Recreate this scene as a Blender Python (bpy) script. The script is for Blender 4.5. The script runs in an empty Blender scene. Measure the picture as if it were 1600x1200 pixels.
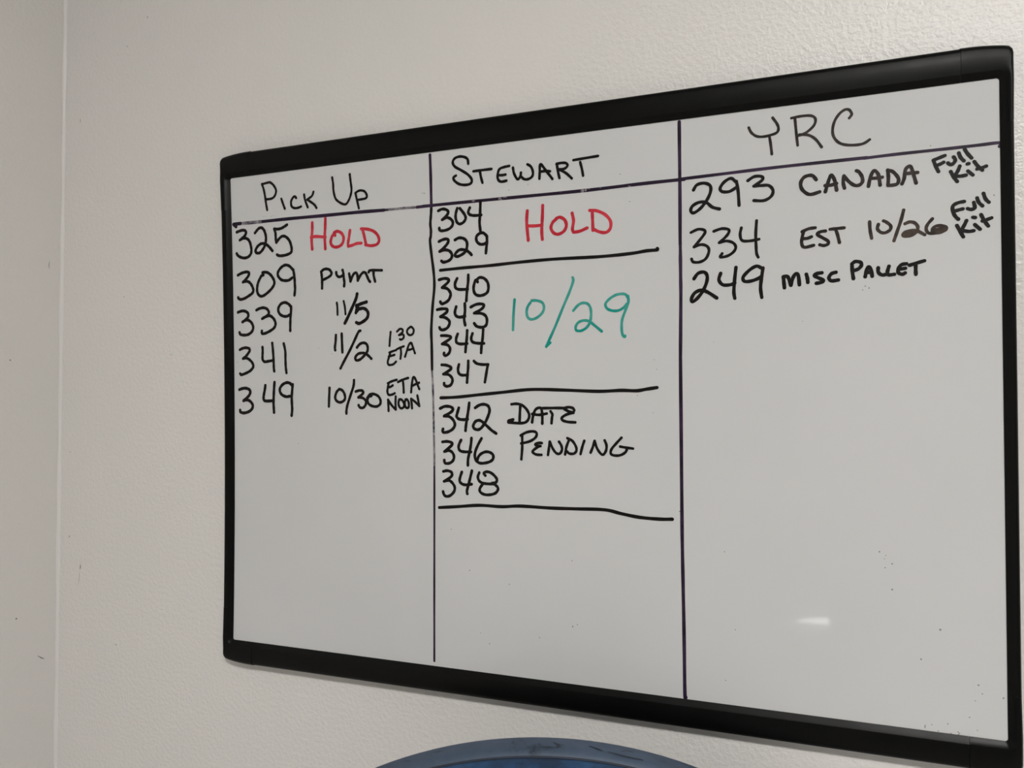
import bpy, bmesh, math, random
from mathutils import Vector, Matrix
random.seed(4)
SC = bpy.context.scene
COL = SC.collection

# ---------------------------------------------------------------- camera, world, exposure
cam_data = bpy.data.cameras.new('camera')
cam_data.sensor_fit = 'HORIZONTAL'
cam_data.sensor_width = 36.0
cam_data.lens = 27.0
cam_data.clip_start = 0.01
cam = bpy.data.objects.new('camera', cam_data)
COL.objects.link(cam)
cam.matrix_world = Matrix(((0.93562124, 0.01094516, 0.3528358, 0.24874459),
                           (0.35289003, -0.00343427, -0.9356585, -0.7796823),
                           (-0.0090292, 0.9999342, -0.00707561, 1.50033586),
                           (0, 0, 0, 1)))
SC.camera = cam
world = bpy.data.worlds.new('world')
world.use_nodes = True
world.node_tree.nodes['Background'].inputs[0].default_value = (0.8, 0.85, 1.0, 1)
world.node_tree.nodes['Background'].inputs[1].default_value = 0.2
SC.world = world
SC.view_settings.view_transform = 'Standard'
SC.view_settings.look = 'None'
SC.view_settings.gamma = 1.0
SC.view_settings.use_curve_mapping = False
SC.view_settings.exposure = 1.13
LIGHT_STRENGTH = 27.0
LIGHT_COLOR = (1.0, 0.985, 0.955)

# ---------------------------------------------------------------- materials
def srgb(r, g, b):
    f = lambda c: (c/255/12.92) if c/255 <= 0.04045 else ((c/255+0.055)/1.055)**2.4
    return (f(r), f(g), f(b), 1)

class Mat:
    def __init__(s, name, color, rough=0.5, spec=0.5):
        s.m = bpy.data.materials.new(name); s.m.use_nodes = True
        s.n = s.m.node_tree.nodes; s.l = s.m.node_tree.links
        s.b = s.n['Principled BSDF']
        s.b.inputs['Base Color'].default_value = color if len(color) == 4 else (*color, 1)
        s.b.inputs['Roughness'].default_value = rough
        s.b.inputs['Specular IOR Level'].default_value = spec
    def coord(s):
        t = s.n.new('ShaderNodeTexCoord'); return t.outputs['Object']
    def noise(s, scale, detail=2, rough=0.5, vec=None):
        t = s.n.new('ShaderNodeTexNoise')
        t.inputs['Scale'].default_value = scale; t.inputs['Detail'].default_value = detail
        t.inputs['Roughness'].default_value = rough
        s.l.new(vec or s.coord(), t.inputs['Vector'])
        return t.outputs['Fac']
    def ramp(s, fac, stops):
        r = s.n.new('ShaderNodeValToRGB')
        e = r.color_ramp.elements
        while len(e) < len(stops): e.new(0.5)
        for k, (p, c) in enumerate(stops):
            e[k].position = p; e[k].color = c if len(c) == 4 else (*c, 1)
        s.l.new(fac, r.inputs['Fac']); return r.outputs['Color']
    def bump(s, h, strength, dist):
        b = s.n.new('ShaderNodeBump')
        b.inputs['Strength'].default_value = strength; b.inputs['Distance'].default_value = dist
        s.l.new(h, b.inputs['Height']); s.l.new(b.outputs['Normal'], s.b.inputs['Normal'])
    def color(s, out): s.l.new(out, s.b.inputs['Base Color'])
    def roughness(s, out): s.l.new(out, s.b.inputs['Roughness'])

WALL_C = (0.80, 0.777, 0.745)
def wall_mat(name, c):
    w = Mat(name, c, 0.24, 0.40)
    w.color(w.ramp(w.noise(2.2, 4, 0.55), [(0.3, (c[0]*0.97, c[1]*0.972, c[2]*0.965)), (0.7, (c[0], c[1]*0.993, c[2]))]))
    w.bump(w.noise(210, 3, 0.55), 0.6, 0.0020)
    return w.m
M_WALL = wall_mat('painted_wall', WALL_C)
M_CEIL = Mat('grey_ceiling', (0.30, 0.30, 0.30), 0.9).m
M_REAR = Mat('grey_rear_wall_paint', (0.34, 0.34, 0.35), 0.7).m
M_ADDED_DOOR = Mat('added_door_grey', (0.30, 0.31, 0.33), 0.5).m
M_LAMPCASE = Mat('white_lamp_case', (0.8, 0.8, 0.8), 0.5).m
mf = Mat('grey_floor', (0.25, 0.24, 0.23), 0.5); mf.color(mf.ramp(mf.noise(6, 5), [(0.3, (0.42, 0.41, 0.39)), (0.7, (0.5, 0.485, 0.46))])); M_FLOOR = mf.m
M_CAULK = Mat('corner_caulk', (0.82, 0.795, 0.765), 0.35).m
M_SCUFF = Mat('grey_scuff', (0.24, 0.22, 0.20), 0.7).m
mb = Mat('whiteboard_enamel', (0.645, 0.648, 0.644), 0.035, 0.35)
mb.color(mb.ramp(mb.noise(5, 4, 0.6), [(0.35, (0.638, 0.640, 0.638)), (0.65, (0.655, 0.656, 0.655))]))
M_BOARD = mb.m
mp = Mat('black_plastic', (0.0022, 0.0022, 0.0021), 0.36, 0.15)
mp.roughness(mp.ramp(mp.noise(30, 4), [(0.3, (0.33,)*3), (0.7, (0.42,)*3)]))
M_FRAME = mp.m
def ink(name, a, b, scale=60, lo=0.42, hi=0.62, rough=0.42, spec=0.16):
    k = Mat(name, a, rough, spec)
    k.color(k.ramp(k.noise(scale, 3, 0.6), [(lo, a), (hi, b)]))
    return k.m
INK = {
 'black': ink('black_marker_ink', srgb(15, 12, 11), srgb(28, 22, 20), 45, 0.5, 0.75),
 'brown': ink('brown_black_marker_ink', srgb(30, 24, 21), srgb(58, 48, 43), 110, 0.45, 0.7),
 'brown2': ink('thin_brown_black_marker_ink', srgb(38, 29, 26), srgb(78, 64, 57), 60, 0.40, 0.62),
 'red': ink('red_marker_ink', srgb(186, 40, 55), srgb(208, 62, 76), 50),
 'green': ink('green_marker_ink', srgb(22, 146, 134), srgb(95, 176, 162), 22, 0.45, 0.72),
 'purple': ink('purple_black_marker_ink', srgb(34, 22, 40), srgb(56, 40, 64), 40),
 'purple2': ink('chipped_purple_black_marker_ink', srgb(38, 26, 44), srgb(160, 152, 155), 130, 0.60, 0.70),
 'faded': ink('worn_purple_black_marker_ink', srgb(48, 40, 56), srgb(165, 160, 164), 75, 0.40, 0.62),
}
mv = Mat('scuffed_blue_vinyl', srgb(78, 94, 114), 0.55, 0.4)
mv.color(mv.ramp(mv.noise(28, 6, 0.62), [(0.30, srgb(40, 48, 60)), (0.40, srgb(64, 78, 96)), (0.62, srgb(72, 86, 106)), (0.75, srgb(54, 76, 104))]))
mv.bump(mv.noise(160, 4), 0.35, 0.001); M_VINYL = mv.m
mc = Mat('deep_blue_vinyl', srgb(44, 80, 128), 0.5, 0.3)
mc.color(mc.ramp(mc.noise(26, 6, 0.65), [(0.34, srgb(36, 54, 80)), (0.52, srgb(44, 78, 116)), (0.70, srgb(62, 102, 140))]))
mc.bump(mc.noise(120, 4), 0.4, 0.001); M_CUSHION = mc.m
M_DARK = Mat('dark_plastic', (0.02, 0.02, 0.022), 0.5).m
M_CHROME = Mat('steel_grey', (0.45, 0.45, 0.46), 0.3).m
M_CREASE = Mat('dark_seam_thread', srgb(34, 42, 56), 0.6).m
def emit(name, col, s):
    m = bpy.data.materials.new(name); m.use_nodes = True
    n = m.node_tree.nodes; n.clear()
    e = n.new('ShaderNodeEmission'); o = n.new('ShaderNodeOutputMaterial')
    e.inputs[0].default_value = (*col, 1); e.inputs[1].default_value = s
    m.node_tree.links.new(e.outputs[0], o.inputs[0]); return m

# ---------------------------------------------------------------- helpers
def obj(name, bm, mat, parent=None, smooth=False, label=None, kind=None):
    bmesh.ops.recalc_face_normals(bm, faces=bm.faces)
    me = bpy.data.meshes.new(name); bm.to_mesh(me); bm.free()
    if smooth:
        for p in me.polygons: p.use_smooth = True
    me.materials.append(mat)
    o = bpy.data.objects.new(name, me); COL.objects.link(o)
    if parent: o.parent = parent
    if label: o['label'] = label
    if kind: o['kind'] = kind
    return o
def thing(name, label, cat, loc, rotz=0, group=None):
    o = bpy.data.objects.new(name, None); COL.objects.link(o)
    o.location = loc; o.rotation_euler = (0, 0, rotz)
    o.empty_display_size = 0.05
    o['label'] = label; o['category'] = cat
    if group: o['group'] = group
    return o
def box(bm, x0, x1, y0, y1, z0, z1, bevel=0, seg=2):
    g = bmesh.ops.create_cube(bm, size=1)['verts']
    for v in g:
        v.co = Vector(((x0+x1)/2+v.co.x*(x1-x0), (y0+y1)/2+v.co.y*(y1-y0), (z0+z1)/2+v.co.z*(z1-z0)))
    if bevel:
        es = list({e for v in g for e in v.link_edges})
        bmesh.ops.bevel(bm, geom=es, offset=bevel, segments=seg, affect='EDGES', profile=0.6)
    return bm
def hexa(bm, pts):
    v = [bm.verts.new(p) for p in pts]
    for f in ((0,1,2,3),(4,5,6,7),(0,1,5,4),(1,2,6,5),(2,3,7,6),(3,0,4,7)): bm.faces.new([v[i] for i in f])
def lathe(bm, prof, seg=28, center=(0,0,0)):
    rings = []
    for r, z in prof:
        rings.append([bm.verts.new((center[0]+r*math.cos(2*math.pi*k/seg), center[1]+r*math.sin(2*math.pi*k/seg), center[2]+z)) for k in range(seg)])
    for a, b in zip(rings, rings[1:]):
        for k in range(seg): bm.faces.new((a[k], a[(k+1) % seg], b[(k+1) % seg], b[k]))
    bm.faces.new(rings[0]); bm.faces.new(rings[-1])

# handwriting on the board in millimetres from the board centre: (part, label, ink, [(stroke width, points)])
WRITING = [
 ('heading', 'black marker heading of the left column', 'black', [
  (3.16, [(-363.3,273.2), (-360.7,266.1), (-358.7,257.1), (-357.3,248.2), (-355.7,240.8)]),
  (3.15, [(-363.3,272.7), (-356.8,273.7), (-351.5,274.1)]),
  (3.13, [(-351.5,274.1), (-346.8,270.5), (-343,264.8), (-342.8,260.4), (-345.4,255.9), (-349.9,253.9), (-357,253.8)]),
  (3.11, [(-335,252.4), (-332.5,245.9), (-330,239.9)]),
  (3.09, [(-313.7,251.3), (-315.7,253.4), (-318.6,251.8), (-320.9,247.7), (-320.4,242.4), (-317,239.7), (-311.8,239.2), (-306.7,240.4)]),
  (3.05, [(-302.3,254.3), (-301,247.7), (-297.3,238.6)]),
  (3.04, [(-289.1,256.3), (-291.4,251.5), (-298.1,247.9)]),
  (3.03, [(-298.1,247.9), (-291.4,243.5), (-287.5,240.3), (-285,236.7)]),
  (2.95, [(-263.1,270.6), (-261.8,262.7), (-261.4,255.2), (-259.2,246.5), (-255.5,242), (-249,238.1), (-244.6,237.5), (-241.4,240.6), (-238.4,246.4), (-236.9,253.7), (-237.9,262.1), (-238.6,267.8), (-239.1,271.8)]),
  (2.93, [(-231.6,248.7), (-229.5,240), (-227.2,230.9)]),
  (2.91, [(-231.8,249), (-227.8,251.1), (-223,251.2), (-218.8,249.1), (-216.4,244.2), (-218.3,241.7), (-223.7,241.1), (-229.2,240.9)]),
 ]),
 ('handwritten_number', 'number 325 in black marker', 'black', [
  (3.81, [(-401.6,217.5), (-396.8,218.7), (-391.7,219.2), (-388.1,217.6), (-387.7,214.9), (-389.6,212.1), (-392.9,209.7), (-396.9,207.3)]),
  (3.79, [(-396.9,207.3), (-393.2,208.8), (-388.9,209.1), (-384.6,207.2), (-381.7,203.2), (-380.3,198.4), (-379.6,193.6), (-380.7,189), (-384.7,185.7), (-390.5,184.8), (-396.3,186.3), (-400,188.6), (-402.1,191.4)]),
  (3.76, [(-374.1,214.4), (-370.8,217.6), (-367.9,219.6), (-364.4,219.9), (-361.2,217.4), (-359.1,213.2), (-357.9,208.4), (-358.1,203.2), (-359.2,198.6), (-362.4,193.5), (-366.7,189.8), (-370.3,189.4), (-373.2,190.8), (-373.1,193.7), (-370.2,197.6), (-365.9,200.2), (-361.7,200.5), (-357.4,199), (-353.2,195.8), (-349.7,192), (-348.3,190.5)]),
  (3.7, [(-327.1,220.4), (-331.3,218.4), (-335.5,216.8), (-340.4,216.3), (-345.6,217)]),
  (3.72, [(-345.6,217), (-343.9,211.9), (-343.6,207.3), (-343.3,203.2), (-342.6,200.2)]),
  (3.67, [(-342.6,200.2), (-339.1,204), (-335.6,206.6), (-332.1,207.2), (-328,205.5), (-323.8,201.1), (-321.5,195.7), (-320.5,190.5), (-321.5,186.8), (-326,184.8), (-332.3,183.8), (-338.6,184), (-342,185.7)]),
 ]),
 ('handwritten_word', 'red marker word HOLD in the left column', 'red', [
  (3.8, [(-291.2,219.8), (-291.3,210.7), (-292.2,199.4), (-291.4,188.4)]),
  (3.76, [(-272.9,223.2), (-273.2,213), (-273.9,201.8), (-273.2,187.4)]),
  (3.78, [(-292.9,202.5), (-286.2,203.1), (-273.1,201.3)]),
  (3.71, [(-259.6,202.2), (-261.1,205.5), (-256.3,206.8), (-250.9,204.1), (-248.1,198.8), (-249.5,192.4), (-254.3,189), (-260.4,188.7), (-264.8,191.7), (-265.6,196.4), (-263.4,201.9), (-259.6,204.8)]),
  (3.69, [(-239.4,206.5), (-240.7,199.2), (-242.1,191.8), (-241.7,188.1)]),
  (3.66, [(-241.7,188.1), (-235.9,189.1), (-230.5,190.6), (-224.5,190.5)]),
  (3.64, [(-222.7,206.6), (-220.2,197.6), (-218.2,188.6)]),
  (3.6, [(-224.4,207.1), (-216.5,206.1), (-208.1,203), (-202.5,197.6), (-200.9,191.5), (-204.1,187.5), (-211.4,186.6), (-218.8,188.2)]),
 ]),
 ('handwritten_number', 'number 309 in black marker', 'black', [
  (3.8, [(-400.3,164.2), (-395,166.3), (-389.9,167.3), (-385.6,167.3), (-383.2,165.4), (-384.6,162.3), (-387.8,158.9), (-392.6,155.2)]),
  (3.79, [(-392.6,155.2), (-388.6,156), (-384.3,155.2), (-380.7,152.3), (-378.2,148.1), (-377.1,143.9), (-379,140.7), (-383.7,138.1), (-389.5,135.4), (-395.3,134.1), (-398.9,135), (-400,136.8)]),
  (3.74, [(-362,162.1), (-364.8,161.4), (-367.7,157.4), (-370.3,152.3), (-371.4,147.1), (-371.3,142.4), (-369.3,138.5), (-365.8,136.5), (-361.5,137.2), (-355.8,140.4), (-350.1,144.8), (-346.6,149.2), (-346,153.2), (-347.9,157.4), (-351.4,161.7), (-355.6,164.6), (-359.8,165.4), (-363.7,165.1)]),
  (3.71, [(-319.3,166.1), (-323.4,170.1), (-328.2,172.1), (-333.1,171.3), (-338,167.8), (-340.8,163.4), (-340.2,159.3), (-336,155), (-330.5,153.5), (-324.9,153.7), (-320.1,156.3)]),
  (3.66, [(-318.6,166), (-317.6,161.4), (-316.7,155), (-316.4,148.6), (-316.1,142.3), (-317,135.2)]),
 ]),
 ('handwritten_word', 'abbreviated payment note in black marker beside 309', 'black', [
  (3.48, [(-279.3,161.1), (-278.4,155.7), (-278,148.4), (-278.1,141.2)]),
  (3.46, [(-279.3,160.7), (-276.2,163.2), (-272.3,163.8), (-268,162.7), (-265.2,159.5), (-265.4,156.6), (-269.3,153.9), (-276.3,151.3)]),
  (3.43, [(-258.5,159.1), (-257.7,155.5), (-254.3,153.3), (-250.5,154.4), (-248.6,156.5)]),
  (3.42, [(-249.9,161.2), (-248.9,157.9), (-248.2,151.3), (-247.5,146.7), (-247.9,142.1)]),
  (3.4, [(-241,156.4), (-239.9,151.4), (-239.2,147.2)]),
  (3.39, [(-239.2,147.2), (-236.5,153.2), (-233.5,156.6), (-230.9,156.1), (-229.8,152.8), (-229.4,147.6)]),
  (3.36, [(-229.4,147.6), (-226,153.2), (-222.3,156.5), (-219.3,156), (-217.1,152), (-214.9,147.4), (-213.1,145.3)]),
  (3.34, [(-214.9,156.4), (-213.7,158.1), (-208.9,158.3), (-197.6,157.5)]),
  (3.34, [(-208.4,157.6), (-208.3,152.1), (-206.5,145.3)]),
 ]),
 ('handwritten_date', 'date 11/5 in black marker', 'black', [
  (2.79, [(-258,123.4), (-257.3,117.8), (-257.1,109.3)]),
  (2.77, [(-248.7,124.9), (-247,117.3), (-246.3,109.5)]),
  (4.04, [(-230.5,132.4), (-232.2,126.4), (-237.6,116.2), (-243,106.1), (-247.2,99.1)]),
  (4.01, [(-218.1,122.4), (-224.8,120.8), (-231.6,118.6)]),
  (4.02, [(-231.2,119.2), (-231.2,114), (-232.4,110.2)]),
  (4.02, [(-230.1,117.8), (-229,115.5), (-230.9,112)]),
  (3.99, [(-231.6,113.4), (-227.1,114.8), (-221.9,115.2), (-217.5,112.4), (-216,108.2), (-217.6,103.7), (-222,100.4), (-228,98), (-232.1,99.5)]),
 ]),
 ('handwritten_number', 'number 339 in black marker', 'black', [
  (3.8, [(-400.5,118.4), (-396.1,119.6), (-391.8,119.8), (-387.4,118.3), (-384.9,115.5), (-385.7,111.7), (-389,108.9), (-393.7,106.2)]),
  (3.78, [(-393.7,106.2), (-389.7,108.1), (-385.4,108.2), (-381,105.7), (-378.2,101.4), (-377.9,97.3), (-380.4,93.3), (-385.5,90.5), (-391.3,90), (-396.7,91), (-398.5,93.9)]),
  (3.73, [(-372.7,119.9), (-368,121.7), (-362.3,122.3), (-357.4,120.8), (-354.6,117.4), (-354.9,114), (-358.9,111.5), (-364.2,109.1)]),
  (3.72, [(-362.4,110.2), (-357.4,111.7), (-352.5,112.1), (-347.9,109), (-345.2,104.8), (-344.8,100.8), (-347.3,96.8), (-353.3,93.5), (-359,91.4), (-363.3,90.8), (-365,92.2), (-364.7,94.5)]),
  (3.71, [(-322.1,121.2), (-325.2,124.8), (-330.7,127.2), (-336.3,125.9), (-339.8,122), (-340.5,118), (-338.4,113.8), (-333.6,111), (-328.1,110.5), (-324.2,112.1)]),
  (3.67, [(-321.9,122), (-322.1,116.6), (-322.9,109.7), (-323.3,101.7), (-323.4,93)]),
 ]),
 ('handwritten_number', 'number 341 in black marker', 'black', [
  (3.69, [(-398,72.2), (-393.6,73.9), (-388.5,74.4), (-384.2,73.3), (-383.1,70.9), (-385.7,67.2), (-389.3,63.7), (-393.3,61.2)]),
  (3.69, [(-393.3,61.2), (-388.6,61.8), (-384.3,60.1), (-380,56.5), (-377.9,52.3), (-379.3,48.8), (-383.7,45.4), (-390.2,42.8), (-396,41.4), (-397.9,43)]),
  (3.65, [(-364.1,74.5), (-363.8,69.6), (-364.1,64.3), (-363.9,59.3), (-360.7,56.6), (-355.8,57.1), (-348,58.1)]),
  (3.62, [(-349.7,79.1), (-348.6,69.2), (-348,60.4), (-347.7,52.9), (-347.5,48.2), (-346.9,44.5)]),
  (3.58, [(-333,78), (-330.8,68.7), (-330.6,58.9), (-330.3,50.8), (-329.6,45), (-329.2,42.4)]),
 ]),
 ('handwritten_number', 'number 349 in black marker', 'black', [
  (3.89, [(-399.1,23.1), (-394.7,24.4), (-389.6,24.8), (-385,23.5), (-382.6,20.6), (-384.3,16.2), (-388.3,12.7), (-393,9.4)]),
  (3.89, [(-393,9.4), (-389,10.4), (-384.7,9.7), (-380.8,6.8), (-379,2.7), (-381.2,-1.5), (-386.3,-4.4), (-392.8,-5.6), (-397.5,-4.4), (-398.2,-2.1)]),
  (3.85, [(-360.2,28), (-361.1,22.5), (-362.5,16.6), (-363,12.6), (-362.2,9.9), (-359,9), (-353.3,9.1), (-348.1,9.5)]),
  (3.81, [(-346.7,31.6), (-347.4,24.7), (-348,16), (-348.4,7.3), (-348.1,0.9), (-347.7,-4.9)]),
  (3.79, [(-321.8,27.9), (-324.9,30.3), (-329.4,30.9), (-335,28.6), (-338.8,24), (-338.5,19.4), (-335.1,15.9), (-329.6,14.1), (-324.7,14.7)]),
  (3.76, [(-320.5,28.7), (-321.2,21.6), (-322,13.5), (-321.7,4.3), (-321.4,-1.4), (-322.3,-8.6)]),
 ]),
 ('handwritten_date', 'date 11/2 in black marker', 'black', [
  (3.44, [(-259.5,85.7), (-260,78.6), (-261,71.2), (-260.6,68)]),
  (3.42, [(-251.7,87), (-251.3,76.9), (-250.8,65.3)]),
  (3.4, [(-226.5,89.6), (-229.3,88), (-234.5,78.6), (-241.5,66.2), (-248.5,55.2), (-253.6,46.7)]),
  (3.38, [(-231.3,70.4), (-227.7,74), (-222.6,75.6), (-218.3,73.7), (-216.9,69.2), (-218,64.8), (-222.7,59.8), (-227.8,56.2), (-232.1,55.7), (-233.6,58.6), (-230.3,62.6), (-225.2,63.9), (-220.1,63.1), (-215.9,60.4), (-212.2,57)]),
 ]),
 ('handwritten_note', 'small arrival note 130 ETA in black marker', 'black', [
  (2.76, [(-186.9,86.9), (-187.8,79.3), (-188.5,71)]),
  (2.73, [(-178.7,87), (-174.9,89.8), (-171.7,88.9), (-171.7,86), (-176.2,82.9)]),
  (2.73, [(-176.2,82.9), (-171.7,83.5), (-170,81.7), (-171,78.8), (-173.8,77.6), (-175.1,78.2)]),
  (2.72, [(-161.1,91.8), (-164.4,89.7), (-166,86.6), (-164.4,83.3), (-160.8,82.4), (-157.9,84.8), (-157.7,88.8), (-160.3,91.5), (-161.8,91.6)]),
  (2.76, [(-180.1,66), (-185,64.7), (-188.7,63.4)]),
  (2.76, [(-187.5,64.1), (-189.2,58.3), (-190.9,53.2), (-190.1,49.9), (-187.2,49.4), (-183.5,50.2), (-180.2,53)]),
  (2.76, [(-189.6,59), (-185.9,59.7), (-182.2,60.7)]),
  (2.76, [(-187.9,62.6), (-188,59.7)]),
  (2.74, [(-178.8,67.1), (-174.3,68.8), (-170.2,70)]),
  (2.74, [(-174.2,68.1), (-173.7,62.3), (-174.6,56.1)]),
  (2.72, [(-168.7,58.2), (-166.2,65), (-163.7,71.4), (-160.9,73.8), (-159.3,70.5), (-157.7,66.2), (-156.1,61.8)]),
  (2.72, [(-165.4,65.7), (-161.3,66.3), (-158.5,67.6)]),
 ]),
 ('handwritten_date', 'date 10/30 in black marker', 'black', [
  (3.46, [(-268.8,24.1), (-269.4,13.6), (-269.9,2.4)]),
  (3.42, [(-255.3,22.5), (-258.8,19.6), (-261,14.3), (-260.2,9.9), (-255.9,7.2), (-251.1,8), (-247.8,11.3), (-248.4,16.5), (-251.4,21), (-255.7,22.5)]),
  (3.41, [(-235.5,32.7), (-236.2,26.1), (-240.2,15.7), (-244.6,3.9), (-246,-2.8), (-246,-5.8)]),
  (3.37, [(-233.3,19.5), (-228.2,20.8), (-223.9,20), (-223.9,17.1), (-229.9,12.7)]),
  (3.36, [(-229.9,12.7), (-224.8,12.3), (-220.6,9.7), (-219.8,6), (-221.5,2.4), (-224.9,0.5), (-228.3,1.6), (-229.6,3.8)]),
  (3.32, [(-212.5,14.4), (-215.9,13.4), (-217.9,9.7), (-216.2,5.3), (-211.4,2.7), (-205.5,2.3), (-201.3,4.9), (-200.6,8.9), (-202.9,13.3), (-207.1,15.9), (-212.1,16.6), (-215.5,15.2), (-218,11.9)]),
 ]),
 ('handwritten_note', 'small arrival note ETA NOON in black marker', 'black', [
  (2.93, [(-191.1,28.7), (-185.3,31), (-179.6,32.4)]),
  (2.94, [(-189.9,28.5), (-191.2,23.4), (-191.6,18.3), (-189.6,15.4), (-185.5,15.8), (-182.2,17.2)]),
  (2.94, [(-190.3,23.8), (-187,24.8), (-184.5,26.3)]),
  (2.91, [(-177.9,29.8), (-172.2,32.3), (-164.9,34.3)]),
  (2.91, [(-171.6,31.2), (-171,24.7), (-170.7,17.8)]),
  (2.88, [(-161.4,18.1), (-160.5,26), (-159.2,33.2), (-157.6,35.3), (-155.2,31.7), (-152.9,25.9), (-151,21.6)]),
  (2.88, [(-159.7,25.3), (-155.2,27.4), (-151.2,28.8)]),
  (2.94, [(-190.9,10), (-190.5,3.8), (-190.3,-2.8)]),
  (2.93, [(-190.9,10), (-186.4,3.8), (-181.1,-1.3)]),
  (2.93, [(-181.1,-1.3), (-181.3,6), (-181,13.6)]),
  (2.91, [(-176.5,10.3), (-177.5,5.9), (-176.2,1.6), (-173.3,0.2), (-170.4,2.3), (-170.8,6.6), (-173.6,9.9), (-176.6,10.3)]),
  (2.9, [(-168.3,10.2), (-169.6,5.9), (-168.4,1.6), (-165.6,0.5), (-164.3,3), (-164.7,7.4), (-166.7,10.2), (-168.5,10.1)]),
  (2.89, [(-161.4,10.2), (-160.7,5.2), (-160.3,0.2)]),
  (2.88, [(-161.4,10.9), (-156.2,7.3), (-151.1,2.7)]),
  (2.87, [(-151.1,2.7), (-152.2,8), (-153.5,14.5)]),
 ]),
 ('heading', 'black marker heading of the middle column', 'black', [
  (3.11, [(-89,267.1), (-89.9,272.2), (-94.1,275.1), (-100.1,276.1), (-105.5,274.5), (-107.6,270.3), (-105,265.6), (-97.8,261), (-89.5,255.2), (-85,249.2), (-86.6,245), (-93.2,244.3), (-100.4,246.1), (-105.7,250.3), (-106.9,253.7), (-103.9,255.6)]),
  (3.08, [(-82.9,258.1), (-72.9,258.3), (-61.8,258.3)]),
  (3.08, [(-75.3,257.4), (-74.1,250.8), (-72.4,244.6)]),
  (3.04, [(-41.3,259.3), (-47.3,258.7), (-52.5,257.1), (-54.5,251.9), (-54.3,246.5), (-50.9,243.5), (-44.6,243.9)]),
  (3.03, [(-53.7,250.8), (-49.1,250.3), (-45.6,250.5)]),
  (2.99, [(-37,257), (-35.9,251), (-33.1,245.4), (-30.9,244.1), (-28.6,247), (-28,250.7)]),
  (2.96, [(-28.2,247), (-24.7,243.6), (-20.2,242.9), (-15.6,245.1), (-14.5,249.8), (-16.7,255.8), (-20.6,258.7)]),
  (2.94, [(-7.3,242.1), (-6.9,250), (-6.6,256.3), (-5,256.6), (-0,249.8), (7,240.3)]),
  (2.94, [(-6.7,249.4), (-1.1,249.4), (4.4,248.6)]),
  (2.91, [(11.9,255.8), (13.1,247.8), (14.7,240.5)]),
  (2.89, [(11.6,255.3), (16.5,256), (21.9,255.2), (23.5,252.4), (20.2,249.6), (14.2,249.6)]),
  (2.89, [(14.2,249.6), (21.8,244.8), (28,238.7)]),
  (2.85, [(30,257.4), (43.4,258.1), (56.1,258.7)]),
  (2.86, [(37.2,254.5), (39,247.1), (40.2,240.2)]),
 ]),
 ('handwritten_number', 'number 304 in black marker', 'black', [
  (3.41, [(-125.7,218.9), (-120.9,220.4), (-116.3,219.4), (-113.6,216.7), (-115.1,213.3), (-121,208.5)]),
  (3.4, [(-121,208.5), (-115.6,210.5), (-110.9,208.7), (-108.2,205), (-109,200.8), (-113.3,197.6), (-119.6,196.4), (-123.9,197.1), (-124.7,200)]),
  (3.37, [(-102.7,219.6), (-104.3,214.5), (-104.7,209.6), (-103.2,204.5), (-99.8,202.1), (-95.5,203.5), (-92.8,207.1), (-93.3,210.7), (-96.2,215.2), (-99.6,219.3)]),
  (3.35, [(-87.6,218.9), (-89.3,215.2), (-88.9,212.4), (-85.5,210.4), (-80.2,209.7), (-74.2,209.7)]),
  (3.33, [(-75,224.4), (-75.3,216.7), (-75.7,208.4), (-76.2,201.5), (-75.3,192.4)]),
 ]),
 ('handwritten_number', 'number 329 in black marker', 'black', [
  (3.49, [(-125.2,184.8), (-120.5,186.5), (-115.8,186.9), (-113.6,184.9), (-115.1,181.5), (-119,177.6), (-124.5,173.7)]),
  (3.49, [(-124.5,173.7), (-118.2,175), (-112.8,173.6), (-109.7,169.8), (-110.1,165.6), (-113.7,162.7), (-119.9,161.5), (-122.6,163.3)]),
  (3.47, [(-105.7,185), (-101.1,186.9), (-95.7,186), (-91.9,182.6), (-91.2,177.6), (-92.8,172.1), (-96.6,168.9), (-102,166.8), (-105.5,167.4), (-105.1,170.2), (-101.2,173.4), (-96.6,173.8), (-91.2,172), (-87.5,169), (-85.9,167.1)]),
  (3.42, [(-68.4,187), (-72.1,190.1), (-76.6,189.7), (-80.1,186.5), (-79.7,181.6), (-76,178.2), (-71.5,177.9), (-68.5,179.4)]),
  (3.4, [(-67.8,186.3), (-67.7,180), (-68.5,173.8), (-69.1,168)]),
 ]),
 ('handwritten_word', 'red marker word HOLD in the middle column', 'red', [
  (3.54, [(-21.2,209.4), (-22,199), (-21.4,188.7), (-20.4,178.1)]),
  (3.5, [(-4,213.6), (-4.5,200.8), (-5.3,187.4), (-4.7,177.9)]),
  (3.52, [(-21.5,193.5), (-13.5,192.8), (-4.9,192.8)]),
  (3.44, [(10.4,197.5), (6.9,194.8), (4.9,189.1), (7.7,183.8), (12.9,181.9), (19,184.6), (21.7,190.2), (20,196.2), (14.8,199.5), (10.4,198.2)]),
  (3.42, [(28,202.6), (29.5,194.5), (28.2,186.3), (29.4,182.6)]),
  (3.4, [(29.4,182.6), (36.2,183.2), (43.9,185.9)]),
  (3.37, [(49.5,201.8), (49.8,192.8), (50,182.9)]),
  (3.33, [(46.8,203.7), (54.2,202.6), (62.6,198.2), (68.3,191.2), (68.3,183.8), (64.1,179.8), (57.4,180.6), (50.3,184.2)]),
 ]),
 ('underline', 'black marker line under number 329', 'black', [
  (3.43, [(-123.9,152.8), (-97.1,153.7), (-65,154.2), (-31.8,155.5), (7.4,156.2), (55.4,155.4), (88.6,156.3), (104.8,157.9), (115.3,158.1), (115.6,159.6)]),
 ]),
 ('handwritten_number', 'number 340 in black marker', 'black', [
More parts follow.
